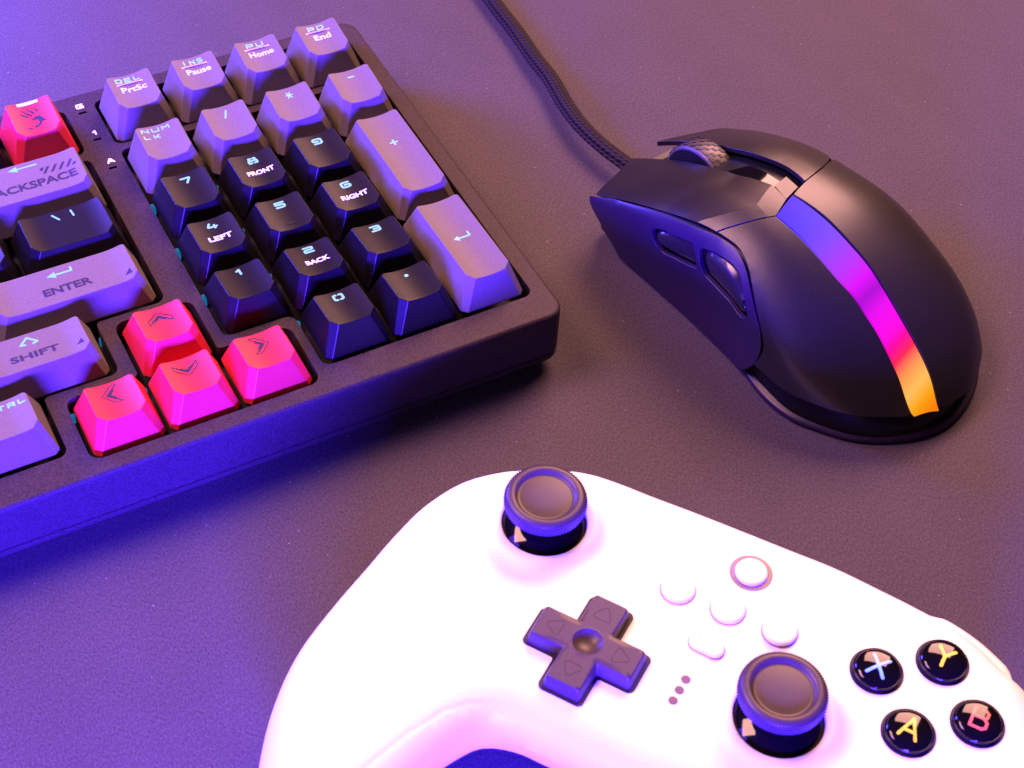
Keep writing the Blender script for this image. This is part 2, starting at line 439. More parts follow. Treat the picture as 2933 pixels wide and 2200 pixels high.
def keycap(cx, cy, row, wu=1, hu=1, mat='grey', zb=0.0, label=None):
    zf, xh, yF, yB, ex, ey = key_top(row, wu, hu)
    nx = max(10, int(10*wu)); ny = 8; bx = BX+ex; by = BX+ey
    def ring(x, yf, yb, c, r):
        pts = []
        fx = np.linspace(-x+c, x-c, nx+1); pts += [(a, -yf) for a in fx]                    # front
        pts += [(x, a) for a in np.linspace(-yf+c, yb-r, ny+1)]                              # right side
        pts += [(x-r+r*math.cos(a), yb-r+r*math.sin(a)) for a in np.linspace(0, math.pi/2, 6)[1:-1]]
        pts += [(a, yb) for a in np.linspace(x-r, -x+r, nx+1)]                               # back
        pts += [(-x+r-r*math.sin(a), yb-r+r*math.cos(a)) for a in np.linspace(0, math.pi/2, 6)[1:-1]]
        pts += [(-x, a) for a in np.linspace(yb-r, -yf+c, ny+1)]
        return pts
    T = ring(xh, yF, yB, CT, 1.1); B = ring(bx, by, by, CB, 1.4)
    n = len(T)
    V2, F = cdt([T], grid_in(T, 1.5, .6))
    V = [(x, y, zf(x, y)) for x, y in V2]; faces = [tuple(t) for t in F]
    base = len(V)
    V += [(x, y, 0) for x, y in B]; V += [(x*.93, y*.93, -0.9) for x, y in B]
    idx = {}
    for i, p in enumerate(V2): idx[(round(p[0], 3), round(p[1], 3))] = i
    ti = [idx.get((round(p[0], 3), round(p[1], 3)), None) for p in T]
    if any(i is None for i in ti):
        ti = [int(np.argmin(np.hypot(V2[:, 0]-p[0], V2[:, 1]-p[1]))) for p in T]
    for i in range(n):
        j = (i+1) % n
        faces.append((ti[j], ti[i], base+i, base+j))
        faces.append((base+j, base+i, base+n+i, base+n+j))
    faces.append(tuple(base+n+i for i in range(n-1, -1, -1)))
    o = build('keycap', V, faces, mat, kb, bevel=0.22, seg=2, angle=24, sharp=24)
    o.location = Vector((cx, cy, KZ+zb))*MM
    if label: o['label'] = label
    return o, zf

def legend(o, zf, polys, mat='glyph_lit', lift=0.05):
    return flat_print('legend', polys, zf, mat, o, lift=lift)

def rect(x0, y0, x1, y1): return [(x0, y0), (x1, y0), (x1, y1), (x0, y1)]

# --- number block, function row
for i, (a, b_, lw) in enumerate((('DEL', 'PrtSc', 7.2), ('INS', 'Pause', 6.2), ('PU', 'Home', 5.4), ('PD', 'End', 5.2))):
    o, zf = keycap(i*U, 5*U+5.02, 5, label='grey keycap printed %s above %s' % (a, b_))
    x0 = (0, .1, .1, .1)[i]
    legend(o, zf, word(a, lw if i < 1 else lw-.2, 1.75, x0-.5, 4.7, .42))
    legend(o, zf, [rect(-4.1+x0, 2.95, 3.3+x0, 3.28)]+font_loops(b_, (7.2, 7.0, 7.2, 5.0)[i], (2.0, 2.0, 2.0, 2.0)[i], .1+x0, 1.0, .012), 'glyph_pale')
o, zf = keycap(0, 4*U, 4, label='grey keycap printed NUM LK')
legend(o, zf, word('NUM', 8.0, 1.55, -.9, 5.4, .38)+word('LK', 4.6, 1.45, -2.6, 2.9, .38, .5))
o, zf = keycap(U, 4*U, 4, label='grey keycap with a slash'); legend(o, zf, stroke_polys([[(-.6, 2.6), (.5, 5.2)]], .5))
o, zf = keycap(2*U, 4*U, 4, label='grey keycap with an asterisk')
legend(o, zf, stroke_polys([[(-.9, 4.2), (.9, 4.2)], [(-.5, 3.2), (.5, 5.2)], [(.5, 3.2), (-.5, 5.2)]], .38))
o, zf = keycap(3*U, 4*U, 4, label='grey keycap with a minus sign'); legend(o, zf, stroke_polys([[(-.8, 4.4), (.8, 4.4)]], .45))
NUMS = {(0, 3): ('7', None), (1, 3): ('8', 'FRONT'), (2, 3): ('9', None), (0, 2): ('4', 'LEFT'), (1, 2): ('5', None), (2, 2): ('6', 'RIGHT'),
        (0, 1): ('1', None), (1, 1): ('2', 'BACK'), (2, 1): ('3', None), (1, 0): ('0', None)}
for (c, r), (d, wd_) in NUMS.items():
    o, zf = keycap(c*U, r*U, r, mat='black', label='black keycap printed %s' % (d if not wd_ else d+' above '+wd_))
    legend(o, zf, word(d, 2.9, 2.5, 0, 3.9, .62))
    if wd_: legend(o, zf, font_loops(wd_, 7.6 if len(wd_) == 5 else 6.4, 1.75, .4, -1.2, .03), 'glyph_pale')
    if d == '5': legend(o, zf, stroke_polys([[(-1.5, -4.0), (1.5, -4.0)]], .5), 'black', .12)
o, zf = keycap(2*U, 0, 0, mat='black', label='black keycap with a decimal point'); legend(o, zf, [circle(-.2, 3.6, .55, 16)])
o, zf = keycap(3*U, 2.5*U, 3, 1, 2, label='tall grey keycap with a plus sign')
legend(o, zf, stroke_polys([[(-1.0, 4.3), (1.0, 4.3)], [(0, 3.3), (0, 5.3)]], .5))
o, zf = keycap(3*U, .5*U, 0, 1, 2, label='tall grey keycap with a return arrow')
legend(o, zf, stroke_polys([[(-1.6, .3), (2.1, .3), (2.1, 1.7)]], .5)+[[(-2.6, .3), (-1.0, 1.3), (-1.0, -.7)]])

# --- main block
def bent(p): return stroke_polys(p, .5)
o, zf = keycap(-38.85, 4*U, 4, 2, 1, label='wide grey keycap printed BACKSPACE with a left arrow')
legend(o, zf, stroke_polys([[(-1.0, 5.4), (4.6, 5.4)]], .42)+[[(-3.1, 5.4), (-.6, 6.4), (-.6, 4.4)]])
legend(o, zf, font_loops('BACKSPACE', 24.6, 2.6, 1.3, -1.3, .03)+[[(5.2+k*2.1, 1.3), (6.0+k*2.1, 1.3), (7.6+k*2.1, 3.5), (6.8+k*2.1, 3.5)] for k in range(4)]
       + [[(4.9, 2.6), (5.6, 2.6), (6.1, 3.5), (4.9, 3.5)], [(13.1, 1.3), (14.4, 1.3), (14.4, 2.0), (13.7, 2.0)]], 'glyph_dark')
o, zf = keycap(-34.1, 3*U, 3, 1.5, 1, 'black', label='black keycap with a backslash and a bar')
legend(o, zf, stroke_polys([[(-2.2, 5.6), (-.9, 3.4)], [(2.8, 5.6), (3.0, 3.5)]], .5))
o, zf = keycap(-57.9, 3*U, 3, 1, 1, 'black', label='black keycap left of the backslash key')
legend(o, zf, stroke_polys([[(-.4, 5.2), (.5, 5.2), (.5, 2.8), (-.4, 2.8)]], .45))
o, zf = keycap(-41.2, 2*U, 2, 2.25, 1, label='wide grey keycap printed ENTER with a return arrow')
legend(o, zf, stroke_polys([[(-1.6, 3.7), (3.2, 3.7), (3.2, 4.9)]], .55)+[[(-3.3, 3.7), (-1.0, 4.8), (-1.0, 2.6)]])
legend(o, zf, font_loops('ENTER', 12.6, 2.6, .5, -1.8, .035)+[[(14.8, -4.3), (16.8, -4.3), (16.5, -2.4)]], 'glyph_dark')
o, zf = keycap(-55.3, U, 1, 1.75, 1, label='wide grey keycap printed SHIFT with an up arrow')
legend(o, zf, stroke_polys([[(-1.0, 2.2), (-2.1, 2.4), (0, 4.7), (2.1, 2.4), (.9, 2.0)]], .55))
legend(o, zf, font_loops('SHIFT', 12.2, 2.3, .2, -2.0, .03)+[[(10.2, -3.8), (12.1, -3.8), (11.8, -2.1)]], 'glyph_dark')
o, zf = keycap(-69.4, 0, 0, 1.25, 1, label='grey keycap printed CTRL'); legend(o, zf, word('CTRL', 9.6, 1.7, 3.1, 4.1, .45, .3))
o, zf = keycap(-72.2, 2*U, 2, 1, 1, 'black', label='black keycap left of the enter key'); legend(o, zf, stroke_polys([[(0, 4.9), (0, 3.8)]], .45))
o, zf = keycap(-67.4, 4*U, 4, 1, 1, 'black', label='black keycap left of the backspace key'); legend(o, zf, stroke_polys([[(-1, 4.6), (1, 4.6)], [(-1, 3.6), (1, 3.6)]], .4))
o, zf = keycap(-48.0, 5*U+5.02, 5, 1, 1, 'black', label='black keycap left of the red hand key'); legend(o, zf, stroke_polys([[(-1, 4.6), (1, 4.6)]], .4))
for cx_, r_ in ((-77.0, 3), (-86.5, 4)): keycap(cx_, r_*U, r_, 1, 1, 'black')
for cx_ in (-91.3,): keycap(cx_, 2*U, 2, 1, 1, 'black'); keycap(-81.5, U, 1, 1, 1, 'black')
keycap(-91.0, 0, 0, 1, 1, 'grey'); keycap(-67.1, 5*U+5.02, 5, 1, 1, 'grey')

# red hand key
o, zf = keycap(-28.9, 5*U+5.02, 5, 1, 1, 'red', label='red keycap with a black hand mark and a pale bar')
legend(o, zf, [rect(-2.9, 5.55, 2.9, 6.5)], 'glyph_pale')
def taper(a, b, w0, w1):
    a = np.array(a, float); b = np.array(b, float); d = (b-a)/np.hypot(*(b-a)); n = np.array((-d[1], d[0]))
    return [tuple(a-n*w0/2), tuple(b-n*w1/2), tuple(b+n*w1/2), tuple(a+n*w0/2)]
hand = [taper((-3.3, 2.7), (-1.3, .9), .35, .7), taper((-2.5, 3.9), (-.3, 1.2), .35, .75), taper((-.9, 4.2), (.6, 1.9), .35, .8), taper((1.2, 4.0), (1.7, 2.3), .35, .75),
        [(-1.2, -.5), (-.2, .4), (1.0, .9), (1.9, .6), (2.2, -.2), (3.0, -1.7), (1.7, -1.6), (1.4, -2.4), (.3, -3.1), (-.9, -3.3), (-.7, -2.6), (.2, -2.4), (.9, -1.8), (.9, -.7), (.1, -.4)],
        [(-3.1, -3.3), (-2.3, -2.9), (-1.4, -3.0), (-1.3, -3.6), (-2.2, -3.5)], taper((-.6, -4.1), (.2, -3.9), .2, .3)]
legend(o, zf, hand, 'glyph_dark')

# arrow keys
CH = {'up': 0, 'left': 90, 'down': 180, 'right': -90}
def chevron(ang, cx, cy, s=1.0):
    """two nested chevron bands drawn in outline"""
    a = math.radians(ang); c, sn = math.cos(a), math.sin(a)
    L = [[(-2.5, -1.7), (-2.5, -.4), (0, 1.9), (2.5, -.4), (2.5, -1.7), (0, .5), (-2.5, -1.7)],
         [(-1.9, -1.9+.9), (0, .95), (1.9, -1.0)], [(-1.0, -.75), (0, .15), (1.0, -.75)]]
    return [[(cx+s*(x*c-y*sn), cy+s*(x*sn+y*c)) for x, y in l] for l in L]
for nm, cx_, cy_ in (('up', -23.2, 14.85), ('left', -42.25, -4.15), ('down', -23.2, -4.15), ('right', -4.15, -4.15)):
    o, zf = keycap(cx_, cy_, 0, 1, 1, 'red', -1.2, label='red keycap with a chevron pointing %s' % nm)
    legend(o, zf, stroke_polys(chevron(CH[nm], -.5, 2.2, 1.2), .33), 'glyph_dark')

# --- case
XR, YF, YB, XL = 72.7, -19.7, 115.9, -330.0
outer = rrect(XL, YF, XR, YB, 4.6, 8)
outer_in = rrect(XL+.9, YF+.9, XR-.9, YB-.9, 3.9, 8)
h_num = fillet([(-10.1, 87.6), (-10.1, 9.2), (8.6, 9.2), (8.6, -10.6), (67.8, -10.6), (67.8, 87.6)], [2.2, 2.6, 2.6, 2.6, 2.6, 2.2])
h_f = fillet([(-10.1, 110.6), (-10.1, 90.2), (67.8, 90.2), (67.8, 110.6)], 2.2)
h_arrow = fillet([(-33.7, 25.3), (-33.7, 6.2), (-52.6, 6.2), (-52.6, -14.8), (6.2, -14.8), (6.2, 6.2), (-12.9, 6.2), (-12.9, 25.3)], [3, 1.2, 3, 3, 3, 3, 1.2, 3])
h_main = fillet([(-318, 87.6), (-318, -10.6), (-56.7, -10.6), (-56.7, 9.0), (-37.3, 9.0), (-37.3, 27.6), (-18.6, 27.6), (-18.6, 87.6)], [2.6, 2.6, 2.6, 1.2, 2.6, 1.2, 2.6, 2.2])
h_f2 = fillet([(-318, 110.6), (-318, 90.2), (-18.6, 90.2), (-18.6, 110.6)], 2.6)
slots = [rect(x-1.15, y-.42, x+1.15, y+.42) for x, y in ((-14.1, 107.2), (-14.0, 94.6), (-14.0, 81.6))]
holes = [h_num, h_f, h_arrow, h_main, h_f2]+slots
V2, F = cdt([outer_in]+holes)
V = [(x, y, 0.6) for x, y in V2]; faces = [tuple(t) for t in F]
def add_wall(loop, z0, z1, flip=False, off=None):
    s = len(V); n = len(loop)
    lo = off or loop
    V.extend((x, y, z0) for x, y in loop); V.extend((x, y, z1) for x, y in lo)
    for i in range(n):
        j = (i+1) % n; q = (s+i, s+j, s+n+j, s+n+i); faces.append(q[::-1] if flip else q)
for h in holes: add_wall(h, 0.6, -6.5)
prof = [(0.6, .9), (.45, .45), (-.05, .06), (-.7, 0), (-13.5, 0), (-13.65, .4), (-14.05, .4), (-14.2, 0), (-15.2, 0), (-16.3, .3), (-19.4, 3.2)]
loops = []
for z, ins in prof: loops.append((z, rrect(XL+ins, YF+ins, XR-ins, YB-ins, max(.5, 4.6-ins*.6), 8)))
for (za, la), (zb_, lb) in zip(loops, loops[1:]): add_wall(la, za, zb_, off=lb)
s = len(V); V += [(x, y, loops[-1][0]) for x, y in loops[-1][1]]; faces.append(tuple(range(s, s+len(loops[-1][1]))))
case = build('case', V, faces, 'case', kb, bevel=0, sharp=50)
case.location = (0, 0, KZ*MM)
pv, pf = prism(rrect(-322, -16.5, 70, 113, 1), -7.4, -6.3)
pl = build('switch_plate', pv, pf, 'plate', kb, smooth=False); pl.location = (0, 0, KZ*MM)
for t_, x, y in (('G', -14.0, 110.2), ('1', -13.7, 97.6), ('A', -13.7, 84.6)):
    lg = flat_print('indicator_letter', word(t_, 2.2, 2.0, x, y, .5), lambda a, b: .6, 'glyph_pale', case, .03)
# cyan leds glowing up between the caps, one beside each switch
for c in range(0, 4):
    for r in range(0, 5):
        if (c == 0 and r == 0): continue
        x, y = c*U-9.35, r*U-9.5
        if c == 0: x += .75
        if r == 0: y += 1.1
        lv, lf = lathe([(.85, -6.3), (.85, -3.4), (.4, -3.0)], 12)
        l = build('backlight', lv, lf, 'led', kb); l.location = Vector((x, y, KZ))*MM
for x, y in ((-37.0+.0, 26.0), (-33.0, 5.0), (-51.6, 4.6), (4.9, -13.6), (-13.7, -13.8), (-32.8, -13.8), (-47.9-.6, 28.6), (-67, 47.6), (-43.6-9, 66.8)):
    lv, lf = lathe([(.6, -6.3), (.6, -3.8), (.3, -3.5)], 10)
    l = build('backlight', lv, lf, 'led', kb); l.location = Vector((x, y, KZ))*MM

# ================================================================== mouse
MROWS = [
   (0,[(-22,1),(-23,7),(-22,13),(-12,15.5),(0,16),(12,15.5),(22,13),(23,7),(22,1)]) ,
   (10,[(-23.5,1),(-25.3,9),(-24.8,17.5),(-13,20.5),(0,21.5),(13,20.5),(24.7,17.5),(27,9),(26,1)]) ,
   (20,[(-24,1),(-25.5,11),(-25.3,22),(-14,26),(-0.5,27.3),(14.5,26.5),(28,21.5),(30.5,11),(28.5,1)]) ,
   (35,[(-24,1),(-24.5,13),(-24.5,26.5),(-14,32.5),(-1,34.3),(16,33.5),(31.5,25),(34,12),(30,1)]) ,
   (52,[(-24.2,1),(-22.8,13),(-23,28.5),(-14.5,35),(-1,37.4),(17,36),(32.5,27),(35.5,12),(31,1)]) ,
   (65,[(-24.8,1),(-23.3,12),(-24,26),(-15,33.8),(-1,36.4),(17.5,35),(34,26.5),(37,12),(33,1)]) ,
   (80,[(-27.5,1),(-26.3,10),(-24.5,21.5),(-15,28.8),(-0.5,32),(17.5,30.5),(33.8,23),(38,10.5),(35.5,1)]) ,
   (93,[(-27.5,1),(-26.6,7.5),(-23.5,16),(-13,22.7),(0.5,25.8),(17.5,24.5),(32.5,18.5),(37,9),(35.5,1)]) ,
   (103,[(-23,1),(-22.8,5.5),(-19.8,11.5),(-11,16.5),(1,19.7),(16,18.8),(28.5,14.5),(33.5,7.5),(33,1)]) ,
   (111,[(-17,1),(-16.7,4),(-14,8),(-7,11.5),(2,13.8),(13,13.3),(22,10.5),(26.5,5.5),(26.5,1)]) ,
   (116.5,[(-9,1),(-8.8,2.8),(-7.5,5.5),(-3,7.8),(2.5,8.7),(9,8.2),(14.5,6.8),(17,3.8),(17,1)]) ,
   (119.5,[(-1,1),(-1,1.6),(-0.5,2.5),(1.5,3.4),(4,3.7),(6.5,3.5),(8.5,2.6),(9,1.8),(9,1)]) ,
]
MP = {
  'LB': [(7.37,1.985),(5.29,2.749),(1.22,3.592),(10.15,3.794),(16.84,3.873),(24.73,3.897),(32.07,3.917),(36.48,3.964),(42.63,4.026),(49.73,4.089),(51.49,3.806),(52.74,3.541),(49.08,2.96),(44.65,2.378),(44.49,2.358),(31.97,2.273),(20.84,2.204),(13.49,2.13)],
  'LBbevel': [(52.74,3.541),(49.08,2.96),(44.65,2.378),(51.0,2.47),(52.35,2.707),(54.23,3.001),(56.04,3.275),(57.66,3.512)],
  'LBfacet': [(49.73,4.089),(52.74,3.541),(57.66,3.512),(58.63,3.65),(56.07,4.034)],
  'CF': [(50.62,4.099),(56.02,4.037),(54.46,4.366),(49.62,4.389)],
  'RBin': [(2.23,4.32),(11.26,4.573),(18.24,4.558),(26.83,4.488),(37.55,4.523),(47.04,4.587),(53.72,4.546)],
  'RBback': [(53.72,4.546),(51.59,4.993),(49.31,5.317)],
  'palmL_front': [(58.82,3.638),(57.83,3.502),(56.2,3.264),(54.38,2.99),(52.49,2.696),(51.22,2.467)],
  'palmL_seam': [(51.61,2.457),(54.98,2.535),(58.38,2.585),(61.7,2.551),(65.02,2.451),(69.09,2.247),(73.61,1.987),(76.55,1.797),(78.4,1.614),(79.17,1.436),(78.79,1.245),(76.97,0.799)],
  'shell_low': [(76.97,0.799),(82.65,0.939),(88.09,1.095),(96.39,1.447),(104.36,1.823),(110.38,2.282),(114.8,2.808)],
  'strip_low': [(115.0,2.856),(117.0,4.011)],
  'shell_lowR': [(117.07,4.096),(116.98,5.263),(115.38,6.479)],
  'strip_L': [(58.79,3.647),(66.64,3.71),(74.67,3.737),(82.11,3.753),(86.31,3.779),(92.04,3.747),(97.88,3.725),(103.15,3.648),(107.95,3.494)],
  'strip_R': [(55.87,4.187),(65.19,4.266),(75.31,4.303),(82.27,4.319),(89.66,4.28),(97.36,4.248),(102.83,4.247),(107.97,4.222),(112.58,4.16)],
  'palmR_front': [(55.82,4.199),(53.92,4.535),(51.89,4.974),(49.19,5.349),(43.86,5.904)],
  'side_top': [(7.18,1.8),(14.53,2.025),(21.98,2.091),(32.92,2.182),(45.58,2.276),(50.99,2.388),(51.94,2.41),(55.2,2.484),(58.46,2.533),(61.61,2.502),(64.71,2.413),(68.71,2.216),(73.14,1.945),(76.01,1.748),(77.76,1.556),(78.41,1.394),(78.37,1.271),(73.57,0.111)],
  'side_front': [(20.73,0.0),(13.87,0.882),(7.92,1.629)],
  'hole1': [(33.71,1.693),(35.55,1.775),(41.35,1.82),(47.02,1.88),(48.25,1.729),(49.57,1.401),(46.54,1.34),(42.24,1.293),(35.85,1.312),(34.2,1.47)],
  'hole2': [(49.76,1.897),(52.44,1.993),(55.62,2.098),(60.72,2.227),(63.5,2.223),(65.88,2.108),(68.96,1.897),(70.83,1.731),(70.44,1.584),(68.65,1.466),(62.59,1.44),(57.6,1.405),(52.3,1.405),(50.51,1.595)],
}

MT = np.array([r[0] for r in MROWS], float); MG = np.array([r[1] for r in MROWS], float)
def _cub(xs, ys, x):
    n = len(xs); i = int(np.clip(np.searchsorted(xs, x)-1, 0, n-2)); h = xs[i+1]-xs[i]
    def sl(k):
        if k == 0: return (ys[1]-ys[0])/(xs[1]-xs[0])
        if k == n-1: return (ys[-1]-ys[-2])/(xs[-1]-xs[-2])
        a = (ys[k]-ys[k-1])/(xs[k]-xs[k-1]); b = (ys[k+1]-ys[k])/(xs[k+1]-xs[k]); ha = xs[k]-xs[k-1]; hb = xs[k+1]-xs[k]
        return (a*hb+b*ha)/(ha+hb)
    m0, m1 = sl(i), sl(i+1); u = (x-xs[i])/h
    return (2*u**3-3*u*u+1)*ys[i]+(u**3-2*u*u+u)*h*m0+(-2*u**3+3*u*u)*ys[i+1]+(u**3-u*u)*h*m1
VXI = np.arange(9.)
def MS(t, v):
    p = _cub(VXI, _cub(MT, MG, t), v); return np.array((p[0], -t, p[1]))       # local: x lateral, y forward, z up
def MN(t, v):
    e = .6; t0, t1 = max(t-e, 0), min(t+e, 119.5); v0, v1 = max(v-.06, 0), min(v+.06, 8)
    n = np.cross(MS(t0, v)-MS(t1, v), MS(t, v0)-MS(t, v1)); n = n/np.linalg.norm(n); return n if n @ np.array((0, 0, 1)) > -.3 else -n
MA = math.radians(10.0)
mouse = empty('computer_mouse', (126.5, 33.0, 0), MA, label='black wired gaming mouse with a glowing blue to orange light strip along its back', category='computer mouse')
VS = 9.5            # mm per unit of v, to triangulate the sheet evenly
def nrm(t, v):
    n = MN(t, v)
    # keep normals pointing outwards
    c = np.array((3.0, -t, 12.0))
    return n if n @ (MS(t, v)-c) > 0 else -n
TC = np.array((3.0, -88.0, 3.0))
def inward(p, t, v):
    n = -nrm(t, v)
    if t < 90: return n
    d = TC-p; d = d/np.linalg.norm(d); k = min(1, (t-90)/12); q = n*(1-k)+d*k
    return q/np.linalg.norm(q)
def mpatch(name, loop, mat, parent=None, holes=(), off=0.0, thick=1.3, bevel=.28, step=2.0, corner=38, offf=None, ls=1.2):
    L = resample([(t, v*VS) for t, v in loop], ls, corner)
    H = [resample([(t, v*VS) for t, v in h], 1.0, 45) for h in holes]
    V2, F = cdt([L]+H, grid_in(L, step, .6, H))
    top = []; bot = []
    dd = pdist(V2, L)
    for (a, b), d in zip(V2, dd):
        p = MS(a, b/VS); n = nrm(a, b/VS); o_ = off+(offf(a, b/VS, d) if offf else 0)
        top.append(p-inward(p, a, b/VS)*o_); bot.append(p-inward(p, a, b/VS)*(off-thick))
    vv, ff = shell(top, bot, F)
    return build(name, vv, ff, mat, parent or mouse, bevel=bevel, seg=2, angle=50, sharp=48)

# inner body
ts = list(np.linspace(9, 119, 60)); vs = np.linspace(0, 8, 49); V = []; F = []
for t in ts:
    for v in vs:
        p = MS(t, v); p = p+inward(p, t, v)*2.7; p[2] = max(p[2], .9); V.append(p)
n = len(vs)
for i in range(len(ts)-1):
    for j in range(n-1): F.append((i*n+j, i*n+j+1, (i+1)*n+j+1, (i+1)*n+j))
    F.append((i*n, (i+1)*n, (i+1)*n+n-1, i*n+n-1))
F.append(tuple(range(n-1, -1, -1))); F.append(tuple((len(ts)-1)*n+j for j in range(n)))
core = build('inner_body', V, F, 'core', mouse, sharp=60)

# left button with its raised tan-lit bevel facets
lb = [(7.37,1.985),(5.29,2.749),(1.22,3.592),(10.15,3.794),(16.84,3.873),(24.73,3.897),(32.07,3.917),(36.48,3.964),(42.63,4.026),(49.73,4.089),(52.74,3.541),(49.08,2.96),(44.65,2.378),(31.97,2.273),(20.84,2.204),(13.49,2.13)]
DROP = -1.3
_be = np.array([(t, v*VS) for t, v in ((49.73,4.089),(52.74,3.541),(49.08,2.96),(44.65,2.378))])
mpatch('left_button', lb, 'mouse', off=0, thick=2.2, corner=30, bevel=.15, step=1.6,
       offf=lambda t, v, d: -min(1.7, .15*pdist(np.array([(t, v*VS)]), _be, False)[0]))
def facet(name, loop, near, parent=None, mat='mouse'):
    """slanted strip rising from the sunk button (edge 'near') up to the palm shell"""
    near = np.array([(t, v*VS) for t, v in near])
    L = np.array([(t, v*VS) for t, v in loop])
    wmax = max(pdist(L, near, False))
    def fz(t, v, d):
        q = pdist(np.array([(t, v*VS)]), near, False)[0]; return .12*(1-min(1, q/wmax))
    return mpatch(name, loop, mat, parent, off=0, thick=1.6, bevel=.12, offf=fz, corner=25, step=1.6)
facet('button_bevel', MP['LBbevel'][:3]+[MP['LBbevel'][3]]+MP['LBbevel'][4:], [(52.74,3.541),(49.08,2.96),(44.65,2.378)])
facet('button_facet', MP['LBfacet'], [(49.73,4.089),(52.74,3.541)])
facet('channel_facet', MP['CF'], [(49.62,4.389),(50.62,4.099)])
# right button
rb = MP['RBin']+MP['RBback'][1:]+[(44.5,5.72),(38,5.86),(30,5.92),(20,5.94),(10.6,5.9),(8.2,5.4),(5.2,4.8)]
mpatch('right_button', rb, 'mouse', off=0, thick=1.5, corner=30, bevel=.2)
# palm shells either side of the light strip
EPS = .035
sL = [(t, v-EPS) for t, v in MP['strip_L']]; sR = [(t, v+EPS) for t, v in MP['strip_R']]
palm_l = MP['palmL_front'][::-1]+sL[1:]+[(114.6, 2.82)]+MP['shell_low'][::-1][1:]+MP['palmL_seam'][::-1][1:-1]
mpatch('palm_shell', palm_l, 'mouse', off=0, thick=1.6, corner=42)
palm_r = MP['palmR_front'][:1]+sR[1:]+[(116.6, 4.06)]+[(117.0,5.0),(115.6,6.2),(112.5,6.75),(108,7.0),(100,7.1),(90,7.15),(75,7.2),(60,7.2),(51,7.1),(46.5,6.6),(44.2,6.0)]+[MP['palmR_front'][3],MP['palmR_front'][2],MP['palmR_front'][1]]
mpatch('palm_shell', palm_r, 'mouse', off=0, thick=1.6, corner=42)
# right flank under the right button
mpatch('side_panel', [(9.5,6.15),(20,6.1),(30,6.08),(38,6.02),(42.8,5.98),(45.6,6.75),(50,7.25),(60,7.36),(80,7.34),(84,7.6),(70,7.97),(40,7.97),(16,7.97),(11,7.2)], 'mouse_side', off=-.1, thick=1.4)
# left flank panel with two button openings
sd = [(t, v) for t, v in MP['side_top']]
panel = sd+[(66,.04),(50,.04),(36,.04),(20.73,.04),(13.87,.882),(7.92,1.629)]
panel = [p if p[1] > .12 or p[0] < 70 else (73.2, .14) for p in panel]
mpatch('side_panel', panel, 'mouse_side', holes=[MP['hole1'], MP['hole2']], off=0, thick=1.5, corner=30, step=1.8)
def shrink(loop, k, dt=0, dv=0):
    a = np.array([(t, v) for t, v in loop]); c = a.mean(0); return [tuple((p-c)*k+c+(dt, dv)) for p in a]
def bulge(h, d0=1.6, base=-1.2):
    return lambda t, v, d: base+h*min(1, d/d0)**.8
mpatch('thumb_button', shrink(MP['hole1'], .93), 'thumb', off=-.6, thick=2.2, bevel=.15, step=.8, ls=.7,
       offf=lambda t, v, d: -1.0+2.0*(1-math.exp(-d/.9))*max(.25, 1-max(0, (t-38)/14)))
mpatch('thumb_button', shrink(MP['hole2'], .90), 'thumb', off=-.6, thick=2.2, bevel=.15, step=.8, ls=.7, offf=lambda t, v, d: -.7+1.6*(1-math.exp(-d/2.0)))
# light strip
strip = MP['strip_L']+[(115.2, 2.9)]+[(117.1, 3.98)]+MP['strip_R'][::-1]
m, nt, b = principled('light_strip', (.01, .005, .01), .4, .06)
tc = nt.nodes.new('ShaderNodeTexCoord'); sp = nt.nodes.new('ShaderNodeSeparateXYZ'); nt.links.new(tc.outputs['Object'], sp.inputs[0])
mr = nt.nodes.new('ShaderNodeMapRange'); mr.inputs['From Min'].default_value = -0.056; mr.inputs['From Max'].default_value = -0.117
nt.links.new(sp.outputs['Y'], mr.inputs['Value'])
# the light bands bow across the strip
ax = nt.nodes.new('ShaderNodeMath'); ax.operation = 'MULTIPLY_ADD'; ax.inputs[1].default_value = 3.0
nt.links.new(sp.outputs['X'], ax.inputs[0]); nt.links.new(mr.outputs[0], ax.inputs[2])
rp = nt.nodes.new('ShaderNodeValToRGB'); nt.links.new(ax.outputs[0], rp.inputs[0])
cols = [(0.0, (.01, .0, .9)), (.05, (.02, .01, 1)), (.14, (.06, .035, 1)), (.26, (.19, .06, 1)), (.38, (.45, .035, 1)), (.47, (.75, 0, 1)), (.505, (.55, 0, .72)), (.53, (.42, 0, .62)), (.60, (.85, 0, .85)), (.69, (1, 0, .75)),
        (.735, (1, 0, .30)), (.78, (1, .02, .07)), (.835, (1, .33, .07)), (.89, (1, .52, .10)), (.94, (1, .38, .0)), (.985, (1, .22, 0))]
while len(rp.color_ramp.elements) > 1: rp.color_ramp.elements.remove(rp.color_ramp.elements[0])
rp.color_ramp.elements[0].position = cols[0][0]; rp.color_ramp.elements[0].color = (*cols[0][1], 1)
for p_, c_ in cols[1:]:
    e = rp.color_ramp.elements.new(p_); e.color = (*c_, 1)
nt.links.new(rp.outputs[0], b.inputs['Emission Color']); b.inputs['Emission Strength'].default_value = 0.54
MAT['strip'] = m
mpatch('light_strip', strip, 'strip', off=-.12, thick=1.4, corner=35, bevel=.15, step=1.4)
